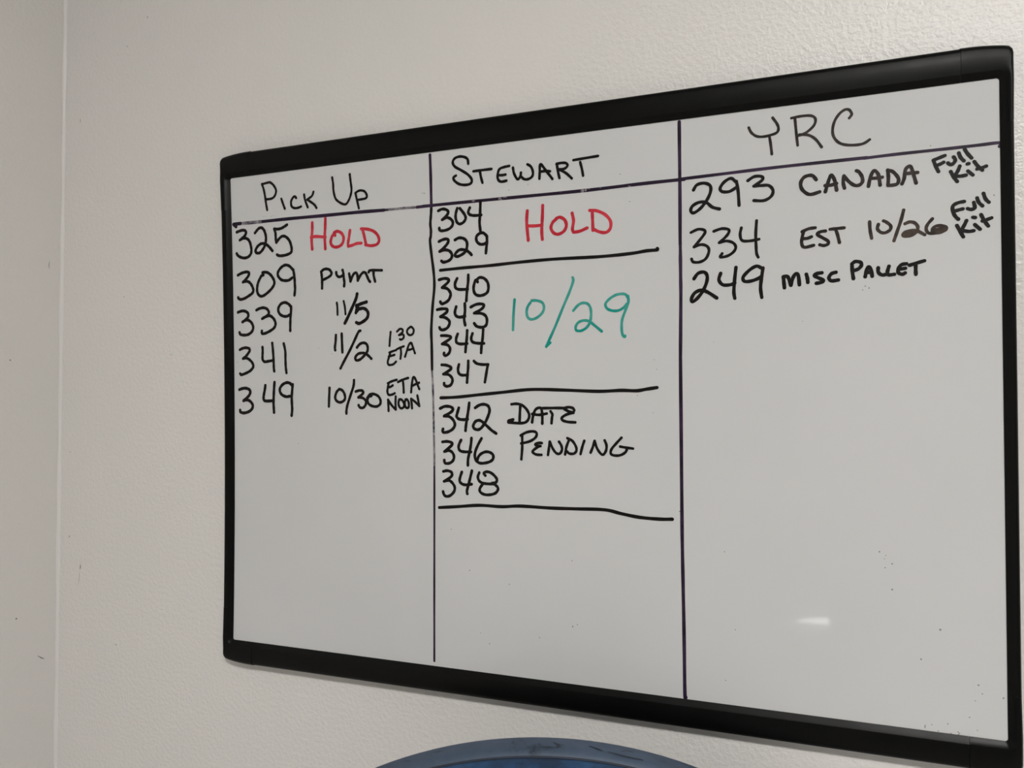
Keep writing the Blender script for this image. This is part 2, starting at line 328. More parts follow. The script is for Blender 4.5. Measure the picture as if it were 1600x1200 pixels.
  (3.49, [(-125.5,142.4), (-119,143.5), (-113.9,142.2), (-114.8,138.9), (-121.8,133.5)]),
  (3.49, [(-121.8,133.5), (-115.9,132.2), (-112.2,128.1), (-111.7,124.2), (-114.4,119), (-120.3,115.9), (-123,116), (-124.1,118)]),
  (3.47, [(-103.5,142.6), (-106,137.4), (-105.4,132.5), (-101,130.4), (-91,130.1)]),
  (3.44, [(-90.1,145.6), (-90.4,138), (-91.8,128.4), (-92.7,117.4)]),
  (3.4, [(-79.1,137.3), (-81,139.8), (-83.1,135.6), (-84,129.9), (-82.2,124.6), (-77.5,122.4), (-71.8,123.1), (-67.7,125.7), (-66.4,130.9), (-67.6,136.6), (-71.7,140.9), (-76.8,142), (-79.4,140.2)]),
 ]),
 ('handwritten_number', 'number 343 in black marker', 'black', [
  (3.5, [(-128,109.4), (-122,110.1), (-116.1,109.3), (-116.7,106), (-124.2,101.4)]),
  (3.49, [(-124.2,101.4), (-118.3,100.2), (-114.1,97.1), (-113.1,93.7), (-115.8,88.9), (-121.2,86.7), (-124.4,87.8), (-125.4,89.8)]),
  (3.47, [(-104.9,111.7), (-106.5,106), (-105.5,102.1), (-101.3,100), (-94.4,100.7)]),
  (3.45, [(-94.6,114.6), (-94.4,106.4), (-95.5,97.8), (-94.3,91)]),
  (3.4, [(-87.5,110.4), (-81.2,113), (-74.5,113.2), (-71.9,111.2), (-75.1,107.5), (-83.4,103.6)]),
  (3.39, [(-83.4,103.6), (-76.1,103.2), (-70.5,100.6), (-68.5,95.8), (-69.6,90.1), (-74.2,87.9), (-80.4,89.1), (-83.5,92.5)]),
 ]),
 ('handwritten_number', 'number 344 in black marker', 'black', [
  (3.4, [(-123.4,80.5), (-117.5,80.3), (-112.1,79.1), (-113.2,76.3), (-122.4,71.2)]),
  (3.4, [(-122.4,71.2), (-115.9,70), (-112.8,66.1), (-113.9,61.2), (-117.7,58.4), (-120.3,59.5), (-120,61.4)]),
  (3.39, [(-103.4,81.7), (-105.2,77), (-104.9,72.6), (-100.5,70.6), (-92.1,70.8)]),
  (3.36, [(-92,85.2), (-92.6,76.6), (-93.7,67.9), (-94.3,61.7)]),
  (3.34, [(-85.7,81.6), (-87.3,76.4), (-85.8,72.5), (-80.6,70.9), (-72.3,70.4)]),
  (3.32, [(-73,85.5), (-73.8,76), (-75.2,67.4), (-75.7,60.3)]),
 ]),
 ('handwritten_number', 'number 347 in black marker', 'black', [
  (3.4, [(-123.1,48.2), (-117.6,47.7), (-112.6,45.7), (-112.2,43.1), (-121.1,37.9)]),
  (3.4, [(-121.1,37.9), (-115.2,37.4), (-111,33.9), (-110.2,30.1), (-112.3,25.9), (-116.5,24.4), (-119.9,25.6), (-120.3,27.9)]),
  (3.38, [(-102.2,48.2), (-103.4,42.9), (-102.2,38.3), (-98.4,36.4), (-91.8,36.6)]),
  (3.36, [(-91,51.8), (-91.3,43.4), (-92.2,35.9), (-92.7,28.3)]),
  (3.32, [(-84.3,51.6), (-81,48.9), (-74.5,47.6), (-67.6,47.5)]),
  (3.31, [(-68,47.1), (-69.3,40.8), (-71.6,28.5)]),
 ]),
 ('handwritten_date', 'date 10/29 in green marker', 'green', [
  (3.08, [(-36.5,116.1), (-37.7,102), (-38.6,83.8)]),
  (3.03, [(-18.7,111.9), (-21.7,107.9), (-23,102.3), (-21.8,96.7), (-17.9,94.2), (-11.5,95.8), (-5.6,100.6), (-3.6,106.1), (-5.5,111.3), (-11.3,113.7), (-17.2,114)]),
  (2.97, [(27.9,135.7), (28.4,132), (24.5,121.3), (16.7,104.2), (8.8,86.2), (0.9,69.9), (-1.5,64.9)]),
  (3, [(-1.5,64.9), (2.9,68.9)]),
  (2.94, [(28.3,101.4), (32.8,106.2), (37.5,108.7), (43.2,108), (46.4,103.8), (47.2,96.5), (45.8,88.4), (42,83.1), (36.3,80.2), (31.6,80.8), (30.7,84.5), (33.6,88.9), (39.2,90.7), (44.8,89.8), (50.4,85.5), (58.2,78.9)]),
  (2.89, [(86.2,110.8), (83.6,115), (79.1,116.1), (72.7,115.1), (66.3,111.4), (62.4,106.7), (63.9,102.1), (68.9,99.6), (75.3,99.3), (80.7,101.8), (84.4,105.6)]),
  (2.85, [(85.8,113.5), (86,107.3), (83.4,100.3), (79.7,90.7), (78.9,82.7), (79.6,75.5), (81.8,72.3), (82.4,73.5)]),
 ]),
 ('underline', 'black marker line under number 347', 'black', [
  (3.52, [(-124.6,11.7), (-104.2,12.5), (-79.4,14.8), (-51.5,17.3), (-18.7,20.1), (16.5,19.2), (54.1,17.6), (77.3,18.4), (93.6,17.9), (103.3,19.4), (113.9,20.9)]),
 ]),
 ('handwritten_number', 'number 342 in black marker', 'black', [
  (3.48, [(-125.5,-0), (-119.7,2.3), (-113,1.9), (-109.8,-0.8), (-112.6,-4.2), (-120.7,-8.4)]),
  (3.48, [(-120.7,-8.4), (-114.8,-8.8), (-109.7,-12.6), (-107.7,-17.9), (-110.3,-22.5), (-115.7,-25.6), (-120.8,-26.4), (-122.7,-24.9), (-122.1,-22.6)]),
  (3.46, [(-102.8,0.7), (-104.7,-5), (-105.5,-8.8), (-103,-11.4), (-98.1,-12.2), (-92.3,-11.7)]),
  (3.44, [(-90.3,6), (-91.3,-1.2), (-93.1,-11), (-94.4,-18.6), (-95,-24.2)]),
  (3.41, [(-83.3,0.7), (-78.2,3.7), (-72.5,4.5), (-68,2.6), (-66.4,-1.9), (-68.1,-7.9), (-71.8,-15.4), (-76.8,-21.4), (-80.9,-23), (-84.9,-21.5), (-85.7,-18.5), (-83.2,-14.3), (-79.1,-12.8), (-75.1,-14.3), (-70.2,-18.4), (-64.6,-23.2), (-59,-26.8)]),
 ]),
 ('handwritten_word', 'word DATE in black marker', 'black', [
  (3.13, [(-41.1,4.5), (-35.1,5), (-29.2,3.5), (-24.2,-0.7), (-21.3,-6.2), (-21.9,-10.9), (-25.4,-14.6), (-32.3,-15.6), (-44.8,-14.8)]),
  (3.17, [(-44.8,-14.8), (-44.3,-12.9), (-39.3,-11.7)]),
  (3.16, [(-44.3,-14.3), (-40.3,-13.3)]),
  (3.15, [(-31.1,2.6), (-31.7,-5.3), (-32.1,-14.7)]),
  (3.1, [(-18,-14.6), (-16.9,-8.1), (-14.4,-1.6), (-10.5,0.7), (-7.5,-0.6), (-6.6,-8), (-6.7,-15.9)]),
  (3.1, [(-17.9,-5.8), (-10.5,-6.7), (-1.7,-5.3)]),
  (3.07, [(-6.6,0.3), (4.1,0.5), (17.5,0.5)]),
  (3.07, [(2.6,-2.9), (4.5,-6.2), (4,-9.8), (3.5,-15.4)]),
  (3.03, [(17.1,0.3), (22.3,1.4), (27,0.3), (28.4,-2.4)]),
  (3.04, [(17.5,-0.6), (22.3,-2.9), (27,-4.3)]),
  (3.05, [(27.5,-4.3), (20.3,-6.1), (15.1,-9.3), (15.5,-12.1), (21.2,-13.9), (29.3,-14.3)]),
 ]),
 ('handwritten_word', 'word PENDING in black marker', 'black', [
  (3.06, [(-29.3,-29.6), (-29.4,-41.7), (-30.5,-53.9)]),
  (3.03, [(-31,-28.7), (-24.5,-25.3), (-17.6,-24.1), (-13.2,-25.7), (-14.2,-30.3), (-20.6,-34.6), (-30.5,-37.1)]),
  (3.03, [(-7.4,-36.3), (-11.8,-36.3), (-14.8,-38.2), (-10.8,-39.5), (-8.9,-39.5)]),
  (3.04, [(-9.9,-39.5), (-14.8,-42.4), (-17.8,-45.7), (-13.9,-48.4), (-8,-48.7)]),
  (3, [(1.4,-34.7), (0.3,-42.1), (-0.7,-48.6)]),
  (2.98, [(1.4,-34.7), (4.7,-42), (8.5,-46.6), (12.3,-46.9), (14.7,-42.8), (13.8,-38.2), (11.5,-34.6)]),
  (2.96, [(22,-33.5), (19.5,-39.9), (18,-47.7)]),
  (2.94, [(20.6,-30.8), (25.8,-33.4), (29.5,-38.8), (30.2,-43.4), (27.5,-46.6), (22.8,-46.7), (20,-44.5)]),
  (2.93, [(38.7,-33.2), (36.5,-39.6), (34.6,-46.9)]),
  (2.91, [(49.6,-33.1), (47.7,-39.4), (45.3,-45.3)]),
  (2.89, [(49.6,-33.1), (51.9,-40.2), (55.5,-45.6), (58.7,-46.9), (61.5,-42.8), (62,-37.4), (60.2,-32.5)]),
  (2.87, [(77.6,-29.5), (72.1,-35.4), (67.5,-40.9), (66.3,-45.4), (69.2,-47.5), (75.6,-47.4), (81,-44.6), (82.9,-41.5)]),
  (2.84, [(76.1,-38.5), (81.1,-39.3), (89.2,-40.3)]),
 ]),
 ('handwritten_number', 'number 346 in black marker', 'black', [
  (3.4, [(-122.9,-36.9), (-117.1,-36.3), (-112,-37.5), (-111.7,-40.3), (-120.7,-47.5)]),
  (3.39, [(-120.7,-47.5), (-115.6,-46.3), (-111.4,-48), (-109.1,-52.5), (-110.3,-57.1), (-114.2,-60), (-118.9,-60.5), (-120.8,-58.8), (-120.8,-56.7)]),
  (3.37, [(-100.4,-34.5), (-102.8,-39.1), (-103.4,-43.3), (-101.3,-46.4), (-96.4,-47.3), (-88.7,-47.2)]),
  (3.35, [(-88,-32.2), (-88.7,-38.8), (-90.3,-47.2), (-92.2,-54.9), (-92.5,-61.9)]),
  (3.3, [(-76.1,-32.4), (-80.3,-39.4), (-83.4,-46.4), (-84.2,-52), (-82.4,-56.8), (-78.3,-59.1), (-72.2,-58.9), (-66.2,-57.1), (-62.9,-54.2), (-62.8,-50.1), (-66.2,-47.4), (-71.4,-46.8), (-76.7,-49), (-80.1,-52.6), (-81.2,-56.7)]),
 ]),
 ('handwritten_number', 'number 348 in black marker', 'black', [
  (3.39, [(-122.1,-69.4), (-117.4,-68.5), (-112.7,-69.8), (-111.6,-72.9), (-114.3,-76.2), (-121.4,-80.3)]),
  (3.39, [(-121.4,-80.3), (-115.9,-79.1), (-111.7,-81.4), (-108.6,-86.2), (-109.4,-91.1), (-113.7,-95.5), (-118.4,-96.8), (-121.5,-95.1), (-122.7,-91.6)]),
  (3.37, [(-99.8,-69.4), (-102,-75.5), (-102.4,-79.7), (-99.7,-82.4), (-95.2,-83.3), (-88.3,-82.3)]),
  (3.35, [(-87.8,-67.7), (-89.8,-75.1), (-92.1,-83.5), (-93.9,-89.8), (-93.4,-93.3)]),
  (3.29, [(-72,-72.4), (-73.8,-70.1), (-71.2,-68.4), (-66.4,-68.9), (-61.6,-72.1), (-58.6,-76.1), (-59.8,-79.3), (-64.2,-80.4)]),
  (3.28, [(-79.1,-69.5), (-80.8,-74.1), (-79.2,-78.5), (-74.7,-80.8), (-68,-81.3), (-62,-81.4), (-58,-84.3), (-57.6,-87.4), (-60.6,-91), (-66.6,-92.9), (-73.3,-92.9), (-78.2,-90.3), (-78.5,-86.5), (-75.5,-82.2)]),
 ]),
 ('underline', 'black marker line under number 348', 'black', [
  (3.56, [(-127.5,-109.5), (-105.6,-107.5), (-79.3,-104.9), (-53.6,-105.2), (-32.5,-103.6), (0.3,-104.1), (28.2,-103.7), (59.4,-103.2), (76.5,-106.3), (95.2,-109.1), (115.4,-109.9), (127.7,-109.3)]),
 ]),
 ('heading', 'black marker heading of the right column', 'brown', [
  (2.65, [(204.1,268.7), (206.5,263.5), (211.3,259.5), (217.9,258.4), (225.4,259.4), (229.8,261.1), (230.9,265), (229.3,269.7), (225.8,275.3)]),
  (2.65, [(222.7,258), (223.7,251.1), (224.7,240.9)]),
  (2.61, [(245.6,271.5), (246.5,259.6), (247.7,246.5)]),
  (2.57, [(242.5,272.7), (251.1,273.4), (259.5,272.7), (263.4,269.2), (262,263.2), (255.1,257.4), (248.3,255.4)]),
  (2.57, [(249.4,256.4), (257.2,254.9), (263.4,250.2), (268.5,242.3)]),
  (2.55, [(292.2,266.1), (294.3,269.5), (292.3,273.6), (288.8,274.3), (284.2,271.4), (280,265.3), (278.1,257.8), (278.8,251), (282.9,245), (288.9,242), (297.6,240.8), (304.2,241.5), (309,244.3)]),
 ]),
 ('handwritten_number', 'number 293 in black marker', 'black', [
  (3.22, [(151.6,214.1), (154.9,218.8), (161.8,219.9), (167.4,217), (167.9,211.1), (164.4,203.2), (158.1,195.6), (151.7,191.7), (148.8,194.1), (150.6,198.6), (157,201.6), (163.8,200.7), (169.5,195.7), (176.2,193.3)]),
  (3.16, [(191.6,218), (187.2,221.9), (181,219.1), (177,213.6), (178.7,210), (185.4,209.3), (192.1,212.7)]),
  (3.12, [(192.2,218.5), (193.7,208.5), (194.4,195.1)]),
  (3.08, [(202.7,218), (208.7,221.3), (215.3,220.6), (215.8,217.2), (208.1,212.2)]),
  (3.05, [(208.1,212.2), (215.2,212.1), (221.7,211.4), (225.4,206.5), (223.7,201), (217.2,197.6), (208,198.5)]),
 ]),
 ('handwritten_word', 'country name in black marker beside 293', 'brown', [
  (3.33, [(263.4,212.6), (260.7,216.4), (257.1,217.2), (252.7,215.7), (250,211.2), (250.7,205.7), (254.7,200.9), (259.1,199.3), (266.3,201)]),
  (3.27, [(271.2,200.5), (272.9,206.5), (275.1,213.3), (276.9,215.4), (279.4,209.8), (280.8,201.1)]),
  (3.27, [(271.1,206.3), (275.8,206.2), (280.8,207.3)]),
  (3.24, [(287.5,202.3), (286.5,207.5), (287.1,213.2)]),
  (3.2, [(287.2,213.6), (290.7,208.6), (295.6,204.2), (299.8,203.8), (302.6,206.6), (302.3,211.2), (299.9,215.7), (297.7,217.2)]),
  (3.18, [(307.5,201.9), (308.9,209), (311.1,214.5), (313.1,215.4), (315.9,211.3), (317.1,202)]),
  (3.17, [(309.6,208.9), (315.1,208.7), (318.9,209)]),
  (3.15, [(323.4,215), (323.9,208.9), (323.6,201.7)]),
  (3.13, [(323.4,215), (327.5,213.1), (330.9,208.9), (332.2,205), (330.4,201.4), (323.6,201)]),
  (3.11, [(334.8,201.3), (336.6,206), (337.7,213.5), (340.4,216.5), (342.4,215.2), (344.3,208.2), (346.1,200.9)]),
  (3.11, [(337,210.1), (342.3,210.3), (347.4,210.2)]),
 ]),
 ('handwritten_note', 'slanted note FULL KIT in black marker, upper one', 'black', [
  (3.18, [(368.9,222.8), (364.3,221.2), (360,219.7)]),
  (3.18, [(360,219.7), (361.7,214.3), (363.8,209.2)]),
  (3.17, [(362.4,214.8), (365.6,215.8), (367.9,217)]),
  (3.15, [(371.2,216), (373.3,214.2), (375.8,215.5), (376.9,218.2), (375.5,221.1)]),
  (3.14, [(379.7,223.8), (381.1,219.7), (383.5,216.5)]),
  (3.12, [(384.3,226.5), (386.3,222.6), (389.4,218.3)]),
  (3.15, [(373.3,208.2), (375.6,203.2), (378.2,198.9)]),
  (3.14, [(380.3,212.2), (378.5,207.6), (376,204.3)]),
  (3.13, [(377.1,203.8), (380.9,203.4), (385,203.8)]),
  (3.11, [(386.5,207.2), (390.2,203.4)]),
  (3.12, [(386.2,213.5), (387.2,213.6)]),
  (3.1, [(391.4,214.9), (394.4,210.2), (397.4,206.8)]),
  (3.1, [(393.5,208.2), (396.8,208.8), (400.4,210)]),
 ]),
 ('handwritten_number', 'number 334 in black marker', 'black', [
  (2.91, [(148.8,172.7), (155.7,175.3), (161.5,174), (162,171), (157.4,164.9), (151.5,158.3)]),
  (2.91, [(151.5,158.3), (158.5,160.1), (164.1,158), (165.8,153.2), (162.9,146.3), (157.1,143.2), (150.8,143.6), (149.1,146.7)]),
  (2.86, [(170.5,172.1), (177.9,174.1), (184.1,172.9), (184.6,169.8), (181.2,165.4), (175.5,160.6)]),
  (2.85, [(175.5,160.6), (182.3,161.8), (188.4,159.6), (190.9,155.4), (188.9,150.9), (183.2,147.3), (176.5,146.6), (178.2,149.9)]),
  (2.84, [(196.3,173.4), (195.1,167.2), (196.7,161.3), (203.3,160.2), (212.3,161.2)]),
  (2.81, [(210.3,179.1), (209.4,166), (209.6,154.6), (210,147.7), (211.4,144.1)]),
 ]),
 ('handwritten_word', 'abbreviation EST in black marker beside 334', 'brown', [
  (3.05, [(262.1,168), (256.4,167.5), (250.7,165.2)]),
  (3.06, [(252,165.1), (250.7,159.6), (250.2,154), (252.7,150.5), (260.6,151.8)]),
  (3.05, [(251.5,158.6), (255.4,158.7), (258.8,159.9)]),
  (3.01, [(271,164.3), (266.7,163.9), (263.7,161.8), (268.4,158.2), (273.1,154.6), (272.6,151.8), (269.2,150.9), (265.9,151.9)]),
  (2.99, [(274.9,165.5), (280.4,165.7), (286.8,165.9)]),
  (2.99, [(279.6,165.2), (281.2,159.9), (282.7,152.6)]),
 ]),
 ('handwritten_date', 'date 10/26 in brownish worn black marker', 'brown2', [
  (2.99, [(308.1,169.6), (308.4,162.3), (309.6,154.5)]),
  (2.96, [(315.3,166.7), (314.5,162.7), (317,159.4), (320.7,158.6), (324.8,161), (325.2,164.6), (322,168), (319.2,169.6)]),
  (2.94, [(335.9,177.8), (333.8,169.2), (330.4,158.7), (327.8,150.8)]),
  (2.93, [(336.9,165.4), (340.6,166.7), (344.5,165.6), (346.9,162.3), (346.4,158.3), (342.8,155), (337.2,154.1), (335,155.7), (337.3,158), (342.1,158.9), (346.4,158.3), (352.3,154.3)]),
  (2.86, [(358.6,168), (354.8,163.4), (353.6,159.5), (355.1,155.8), (359.4,155.1), (364.9,155.5), (368.8,157.4), (369.2,159.6), (365.7,161.3), (361,161.1), (358.3,158.2), (359.4,155.1)]),
  (4.03, [(336.4,155.7), (342.8,157)]),
  (3.96, [(360.6,157.2), (367.3,158.6)]),
 ]),
 ('handwritten_note', 'slanted note FULL KIT in black marker, lower one', 'black', [
  (3.15, [(383.4,180.9), (378.5,180.2), (374.7,177.8), (374.6,173), (376.3,168.8), (378.7,165.8)]),
  (3.14, [(376,173.2), (379.8,174.1), (382.5,174.6)]),
  (3.11, [(385.9,174.5), (388.5,173.5), (391.3,174.6), (390.6,179.4)]),
  (3.1, [(393.2,183.1), (394.4,179.1), (397.2,175.8)]),
  (3.09, [(398,186.6), (399.5,181.7), (402,178.5)]),
  (3.13, [(377.5,160.4), (380,155), (382.3,150.1)]),
  (3.13, [(384.9,164.1), (383.2,160.3), (381,156.1)]),
  (3.12, [(381.7,155.7), (386.5,154.5), (390.3,154.8)]),
  (3.1, [(391.2,160), (395.1,155.7)]),
  (3.11, [(389.8,166.5), (391.6,166.1)]),
  (3.09, [(396,168.3), (398.3,163), (401.3,158)]),
  (3.09, [(396.9,162.7), (400.4,163.6), (403.8,164.8)]),
 ]),
 ('handwritten_number', 'number 249 in black marker', 'black', [
  (3.49, [(151.2,127.1), (155.3,132.2), (161,133), (163.8,129.3), (163.2,122.9), (159.7,114.9), (154.5,108.1), (149.8,104.8), (148.5,107.3), (151.6,113), (158,115.6), (164.8,112.9), (172.7,107.2)]),
  (3.43, [(176.6,130.9), (174.9,124.6), (178.5,119.7), (185.2,119.3), (189.7,120.8)]),
  (3.41, [(190.9,135.7), (189.5,123.7), (188.7,112.2), (189.5,106.1)]),
  (3.38, [(214,133.7), (209.6,135.7), (203,132.1), (197.5,126.1), (198.5,122), (204,121.7), (210.6,123.6), (213.9,125.7)]),
  (3.35, [(215.6,133.6), (213.9,122.3), (213.2,114.3), (214.2,105.7)]),
 ]),
 ('handwritten_word', 'note MISC PALLET in black marker beside 249', 'black', [
  (3.5, [(233.8,124.1), (234.2,118.4), (234.6,113.7)]),
  (3.49, [(233.8,124.1), (236.9,124.4), (238.6,121.9), (240.3,115.7)]),
  (3.47, [(240.3,115.7), (242.2,122.7), (244.9,126.3), (247,124.2), (247.8,115.8)]),
  (3.45, [(254,125.2), (254.9,121), (255.2,117.2)]),
  (3.42, [(267.4,125.8), (262.7,125.2), (261,123.4), (265.2,120.8), (268.7,118.8), (266.9,117), (262.6,116.3)]),
  (3.4, [(279.4,125.5), (275.6,124.4), (273.4,120.8), (275.5,117.9), (281.4,118.3)]),
  (3.35, [(293,131.5), (293.3,125.1), (294.1,118.8)]),
  (3.33, [(293,132.4), (295.9,134.3), (300.1,133.3), (300.9,130.6), (298.4,127.5), (294.2,126)]),
  (3.32, [(303.9,119.9), (305,125.3), (306.7,128.8), (308.7,126), (309.7,120)]),
  (3.31, [(304.5,123.5), (309.1,123.7)]),
  (3.29, [(314.7,127.4), (314.8,123.3), (317.7,120.7), (321.3,121.1)]),
  (3.27, [(323.5,128.2), (322.2,123.3), (323,120.5), (327.8,120.7)]),
  (3.25, [(337.6,129.5), (333.6,128.9), (331,125.4), (331.1,121.8), (334.3,120.3), (336.7,121.5)]),
  (3.24, [(331.9,124.9), (336.7,125.5)]),
  (3.22, [(340,128), (346.4,129.8), (351.9,131.2)]),
  (3.22, [(344.9,128.6), (344.9,123.7), (345,119.6)]),
 ]),
 ('column_line', 'left column line, purple black ink at the top', 'purple', [
  (3.46, [(-135.5,282.2), (-134.7,256.8), (-134.3,225.1)]),
 ]),
 ('column_line', 'left column line, wavy black retraced stretch', 'black', [
  (3.37, [(-134.3,225.1), (-134.6,218.4), (-135.2,211.7), (-135.7,204.9), (-135,198.1), (-135.3,191.4), (-136.2,185.8), (-134.3,168.7), (-132,150.5), (-131.4,134.7), (-133.8,112.3), (-135.6,87.6), (-135.2,69.6), (-135,43.7)]),
 ]),
 ('column_line', 'left column line, rubbed grey stretch', 'faded', [
  (2.58, [(-135.2,43.8), (-134.1,20.1), (-133.5,-21.4), (-133.2,-62.7)]),
 ]),
 ('column_line', 'left column line, thin purple black lower stretch', 'purple', [
  (2.49, [(-133.3,-42.1), (-133.2,-62.7), (-133.7,-121.8), (-134.6,-210.4), (-135.2,-279.7)]),
 ]),
 ('column_line', 'right column line, purple black ink', 'purple', [
  (3.39, [(138.5,282.9), (138.5,225.4), (138.2,163.4)]),
  (3.39, [(138.3,151.3), (138.3,129.3), (138.3,109.3), (137.3,51.4)]),
  (3.45, [(137.3,52), (137.2,-76.6), (137.2,-131.7), (137.5,-168.3), (138,-223.2), (138.2,-279.9), (139.2,-283)]),
 ]),
 ('column_line', 'worn gap in the right column line', 'faded', [
  (3.17, [(138.2,164.4), (138.3,157.3), (138.3,149.3)]),
 ]),
 ('header_line', 'header line, worn left end', 'faded', [
  (4.21, [(-406.5,227.6), (-388,227.6), (-366,227.3)]),
 ]),
 ('header_line', 'header line, solid stretch of the left column', 'purple', [
  (3.96, [(-367.9,227.3), (-325.7,227.4), (-280.4,226.9), (-228.1,226.6), (-194.3,225.9)]),
  (3.62, [(-152.2,225.4), (-129.1,225.7)]),
  (4.25, [(-406.5,227.6), (-402.6,224.3)]),
  (4.23, [(-406.5,227.6), (-395.8,227.8)]),
 ]),
 ('header_line', 'header line, chipped stretch left of the left column line', 'faded', [
  (2.99, [(-196,226), (-177.8,225.9), (-164.8,225.7), (-155,225.5)]),
 ]),
 ('header_line', 'header line of the middle column, purple black with chips', 'purple2', [
  (3.47, [(-145.4,225.7), (-134.2,225.7), (-73.9,225.4), (-28.4,225.1), (41.7,224.7), (99.5,225.6), (137.8,225.7), (143.4,225.6)]),
 ]),
 ('header_line', 'header line of the right column, purple black', 'purple', [
  (3.11, [(137.5,226.2), (182.2,227.1), (231.5,228), (298.8,228.2), (306.8,228.2)]),
  (2.86, [(304,227.9), (332.4,228.5), (369.6,228.6), (395.3,228.9), (410.9,229), (410.5,225.9)]),
 ]),
]
SPECKS = [(-142.9,240.1,1.12), (-145.3,240.4,0.8), (78.9,237.7,0.8), (-42,233.6,0.88), (-20.2,237.5,0.8), (-265,63.8,0.8), (-283.5,71.1,0.8), (-163.9,-37.2,0.64), (-313.3,-41.8,0.8), (177.3,-138.1,0.88), (312.8,-129.2,1.04), (318,-132.3,0.64), (316.9,-135.3,0.64), (323.1,-139.4,1.04), (317.3,-143.3,0.88), (322.8,-162.4,1.2), (360.5,-194.7,1.36), (345.2,-222.3,1.12), (186.6,-212.4,0.8), (177.2,-262,0.8), (-113.3,-132.7,0.88), (-91.5,-176.1,0.96), (-45.4,-187.6,0.96), (24.4,-225.6,1.2), (29.3,-223.1,0.88), (-12,-240.7,0.88), (-68.9,-253.5,0.96), (-79.2,-242.9,0.72), (24.4,-157.5,0.8), (135,-101.3,0.96), (389.4,-239.7,1.12), (392.2,-246.8,0.88), (386.8,-253.6,0.72), (382.3,-268.6,0.88), (353.1,-279,0.8), (365.5,-276.6,0.88), (358,-283.9,0.8), (367.9,-284.6,0.88), (373.8,-284.9,1.12), (407.9,-248.5,1.12), (388,-278.9,0.72), (250.2,81.5,0.64), (169.2,64.9,0.56), (-349.8,232.6,0.8), (-347,233.1,0.64), (-358.3,233.3,0.64), (-361.2,233.2,0.64), (-356.6,216.1,0.8), (-390.1,204.6,0.8), (-402,56.9,0.8), (111.3,48.7,0.64), (113.8,39.1,0.72), (109.5,-4.2,0.72), (94.2,13.1,0.8), (88.4,208.9,0.8), (303.9,111.4,0.88), (307,109.5,0.96), (301.7,108.1,0.8), (405.9,184.3,0.96), (357.9,232.7,0.8)]

# ---------------------------------------------------------------- the setting
H = 2.75
def corner_x(z): return -0.7040 + (z-2.0483)*0.02497      # the corner is a little out of plumb
bm = bmesh.new(); box(bm, -1.0, 3.3, 0.0, 0.12, 0, H)
w_back = obj('wall_back', bm, M_WALL, kind='structure')
bm = bmesh.new()
a, b = corner_x(0), corner_x(H)
hexa(bm, [(a,-4.5,0),(a,0,0),(b,0,H),(b,-4.5,H),(-1.0,-4.5,0),(-1.0,0,0),(-1.0,0,H),(-1.0,-4.5,H)])
w_left = obj('wall_left', bm, M_WALL, kind='structure')
bm = bmesh.new(); box(bm, 3.3, 3.42, -4.5, 0.12, 0, H); obj('wall_right', bm, M_WALL, kind='structure')
bm = bmesh.new(); box(bm, -1.0, 3.3, -4.62, -4.5, 0, H); obj('wall_rear', bm, M_REAR, kind='structure')
bm = bmesh.new(); box(bm, -1.0, 3.42, -4.62, 0.12, -0.1, 0); obj('floor', bm, M_FLOOR, kind='structure')
bm = bmesh.new(); box(bm, -1.0, 3.42, -4.62, 0.12, H, H+0.1); obj('ceiling', bm, M_CEIL, kind='structure')
# painted caulk bead in the corner: a slightly wavy concave fillet
bm = bmesh.new(); prev = None
N = 90
for k in range(N+1):
    z = 0.002 + (H-0.004)*k/N
    r = 0.0030 + 0.0005*math.sin(k*1.7) + 0.0004*math.sin(k*0.6+1)
    cx = corner_x(z)
    ring = [bm.verts.new(p) for p in ((cx+r, -0.0001, z), (cx+r*0.45, -r*0.30, z), (cx+r*0.30, -r*0.45, z), (cx+0.0001, -r*1.1, z))]
    if prev:
        for i in range(3): bm.faces.new((prev[i], prev[i+1], ring[i+1], ring[i]))
    prev = ring
obj('trim_1', bm, M_CAULK, smooth=True, kind='structure')
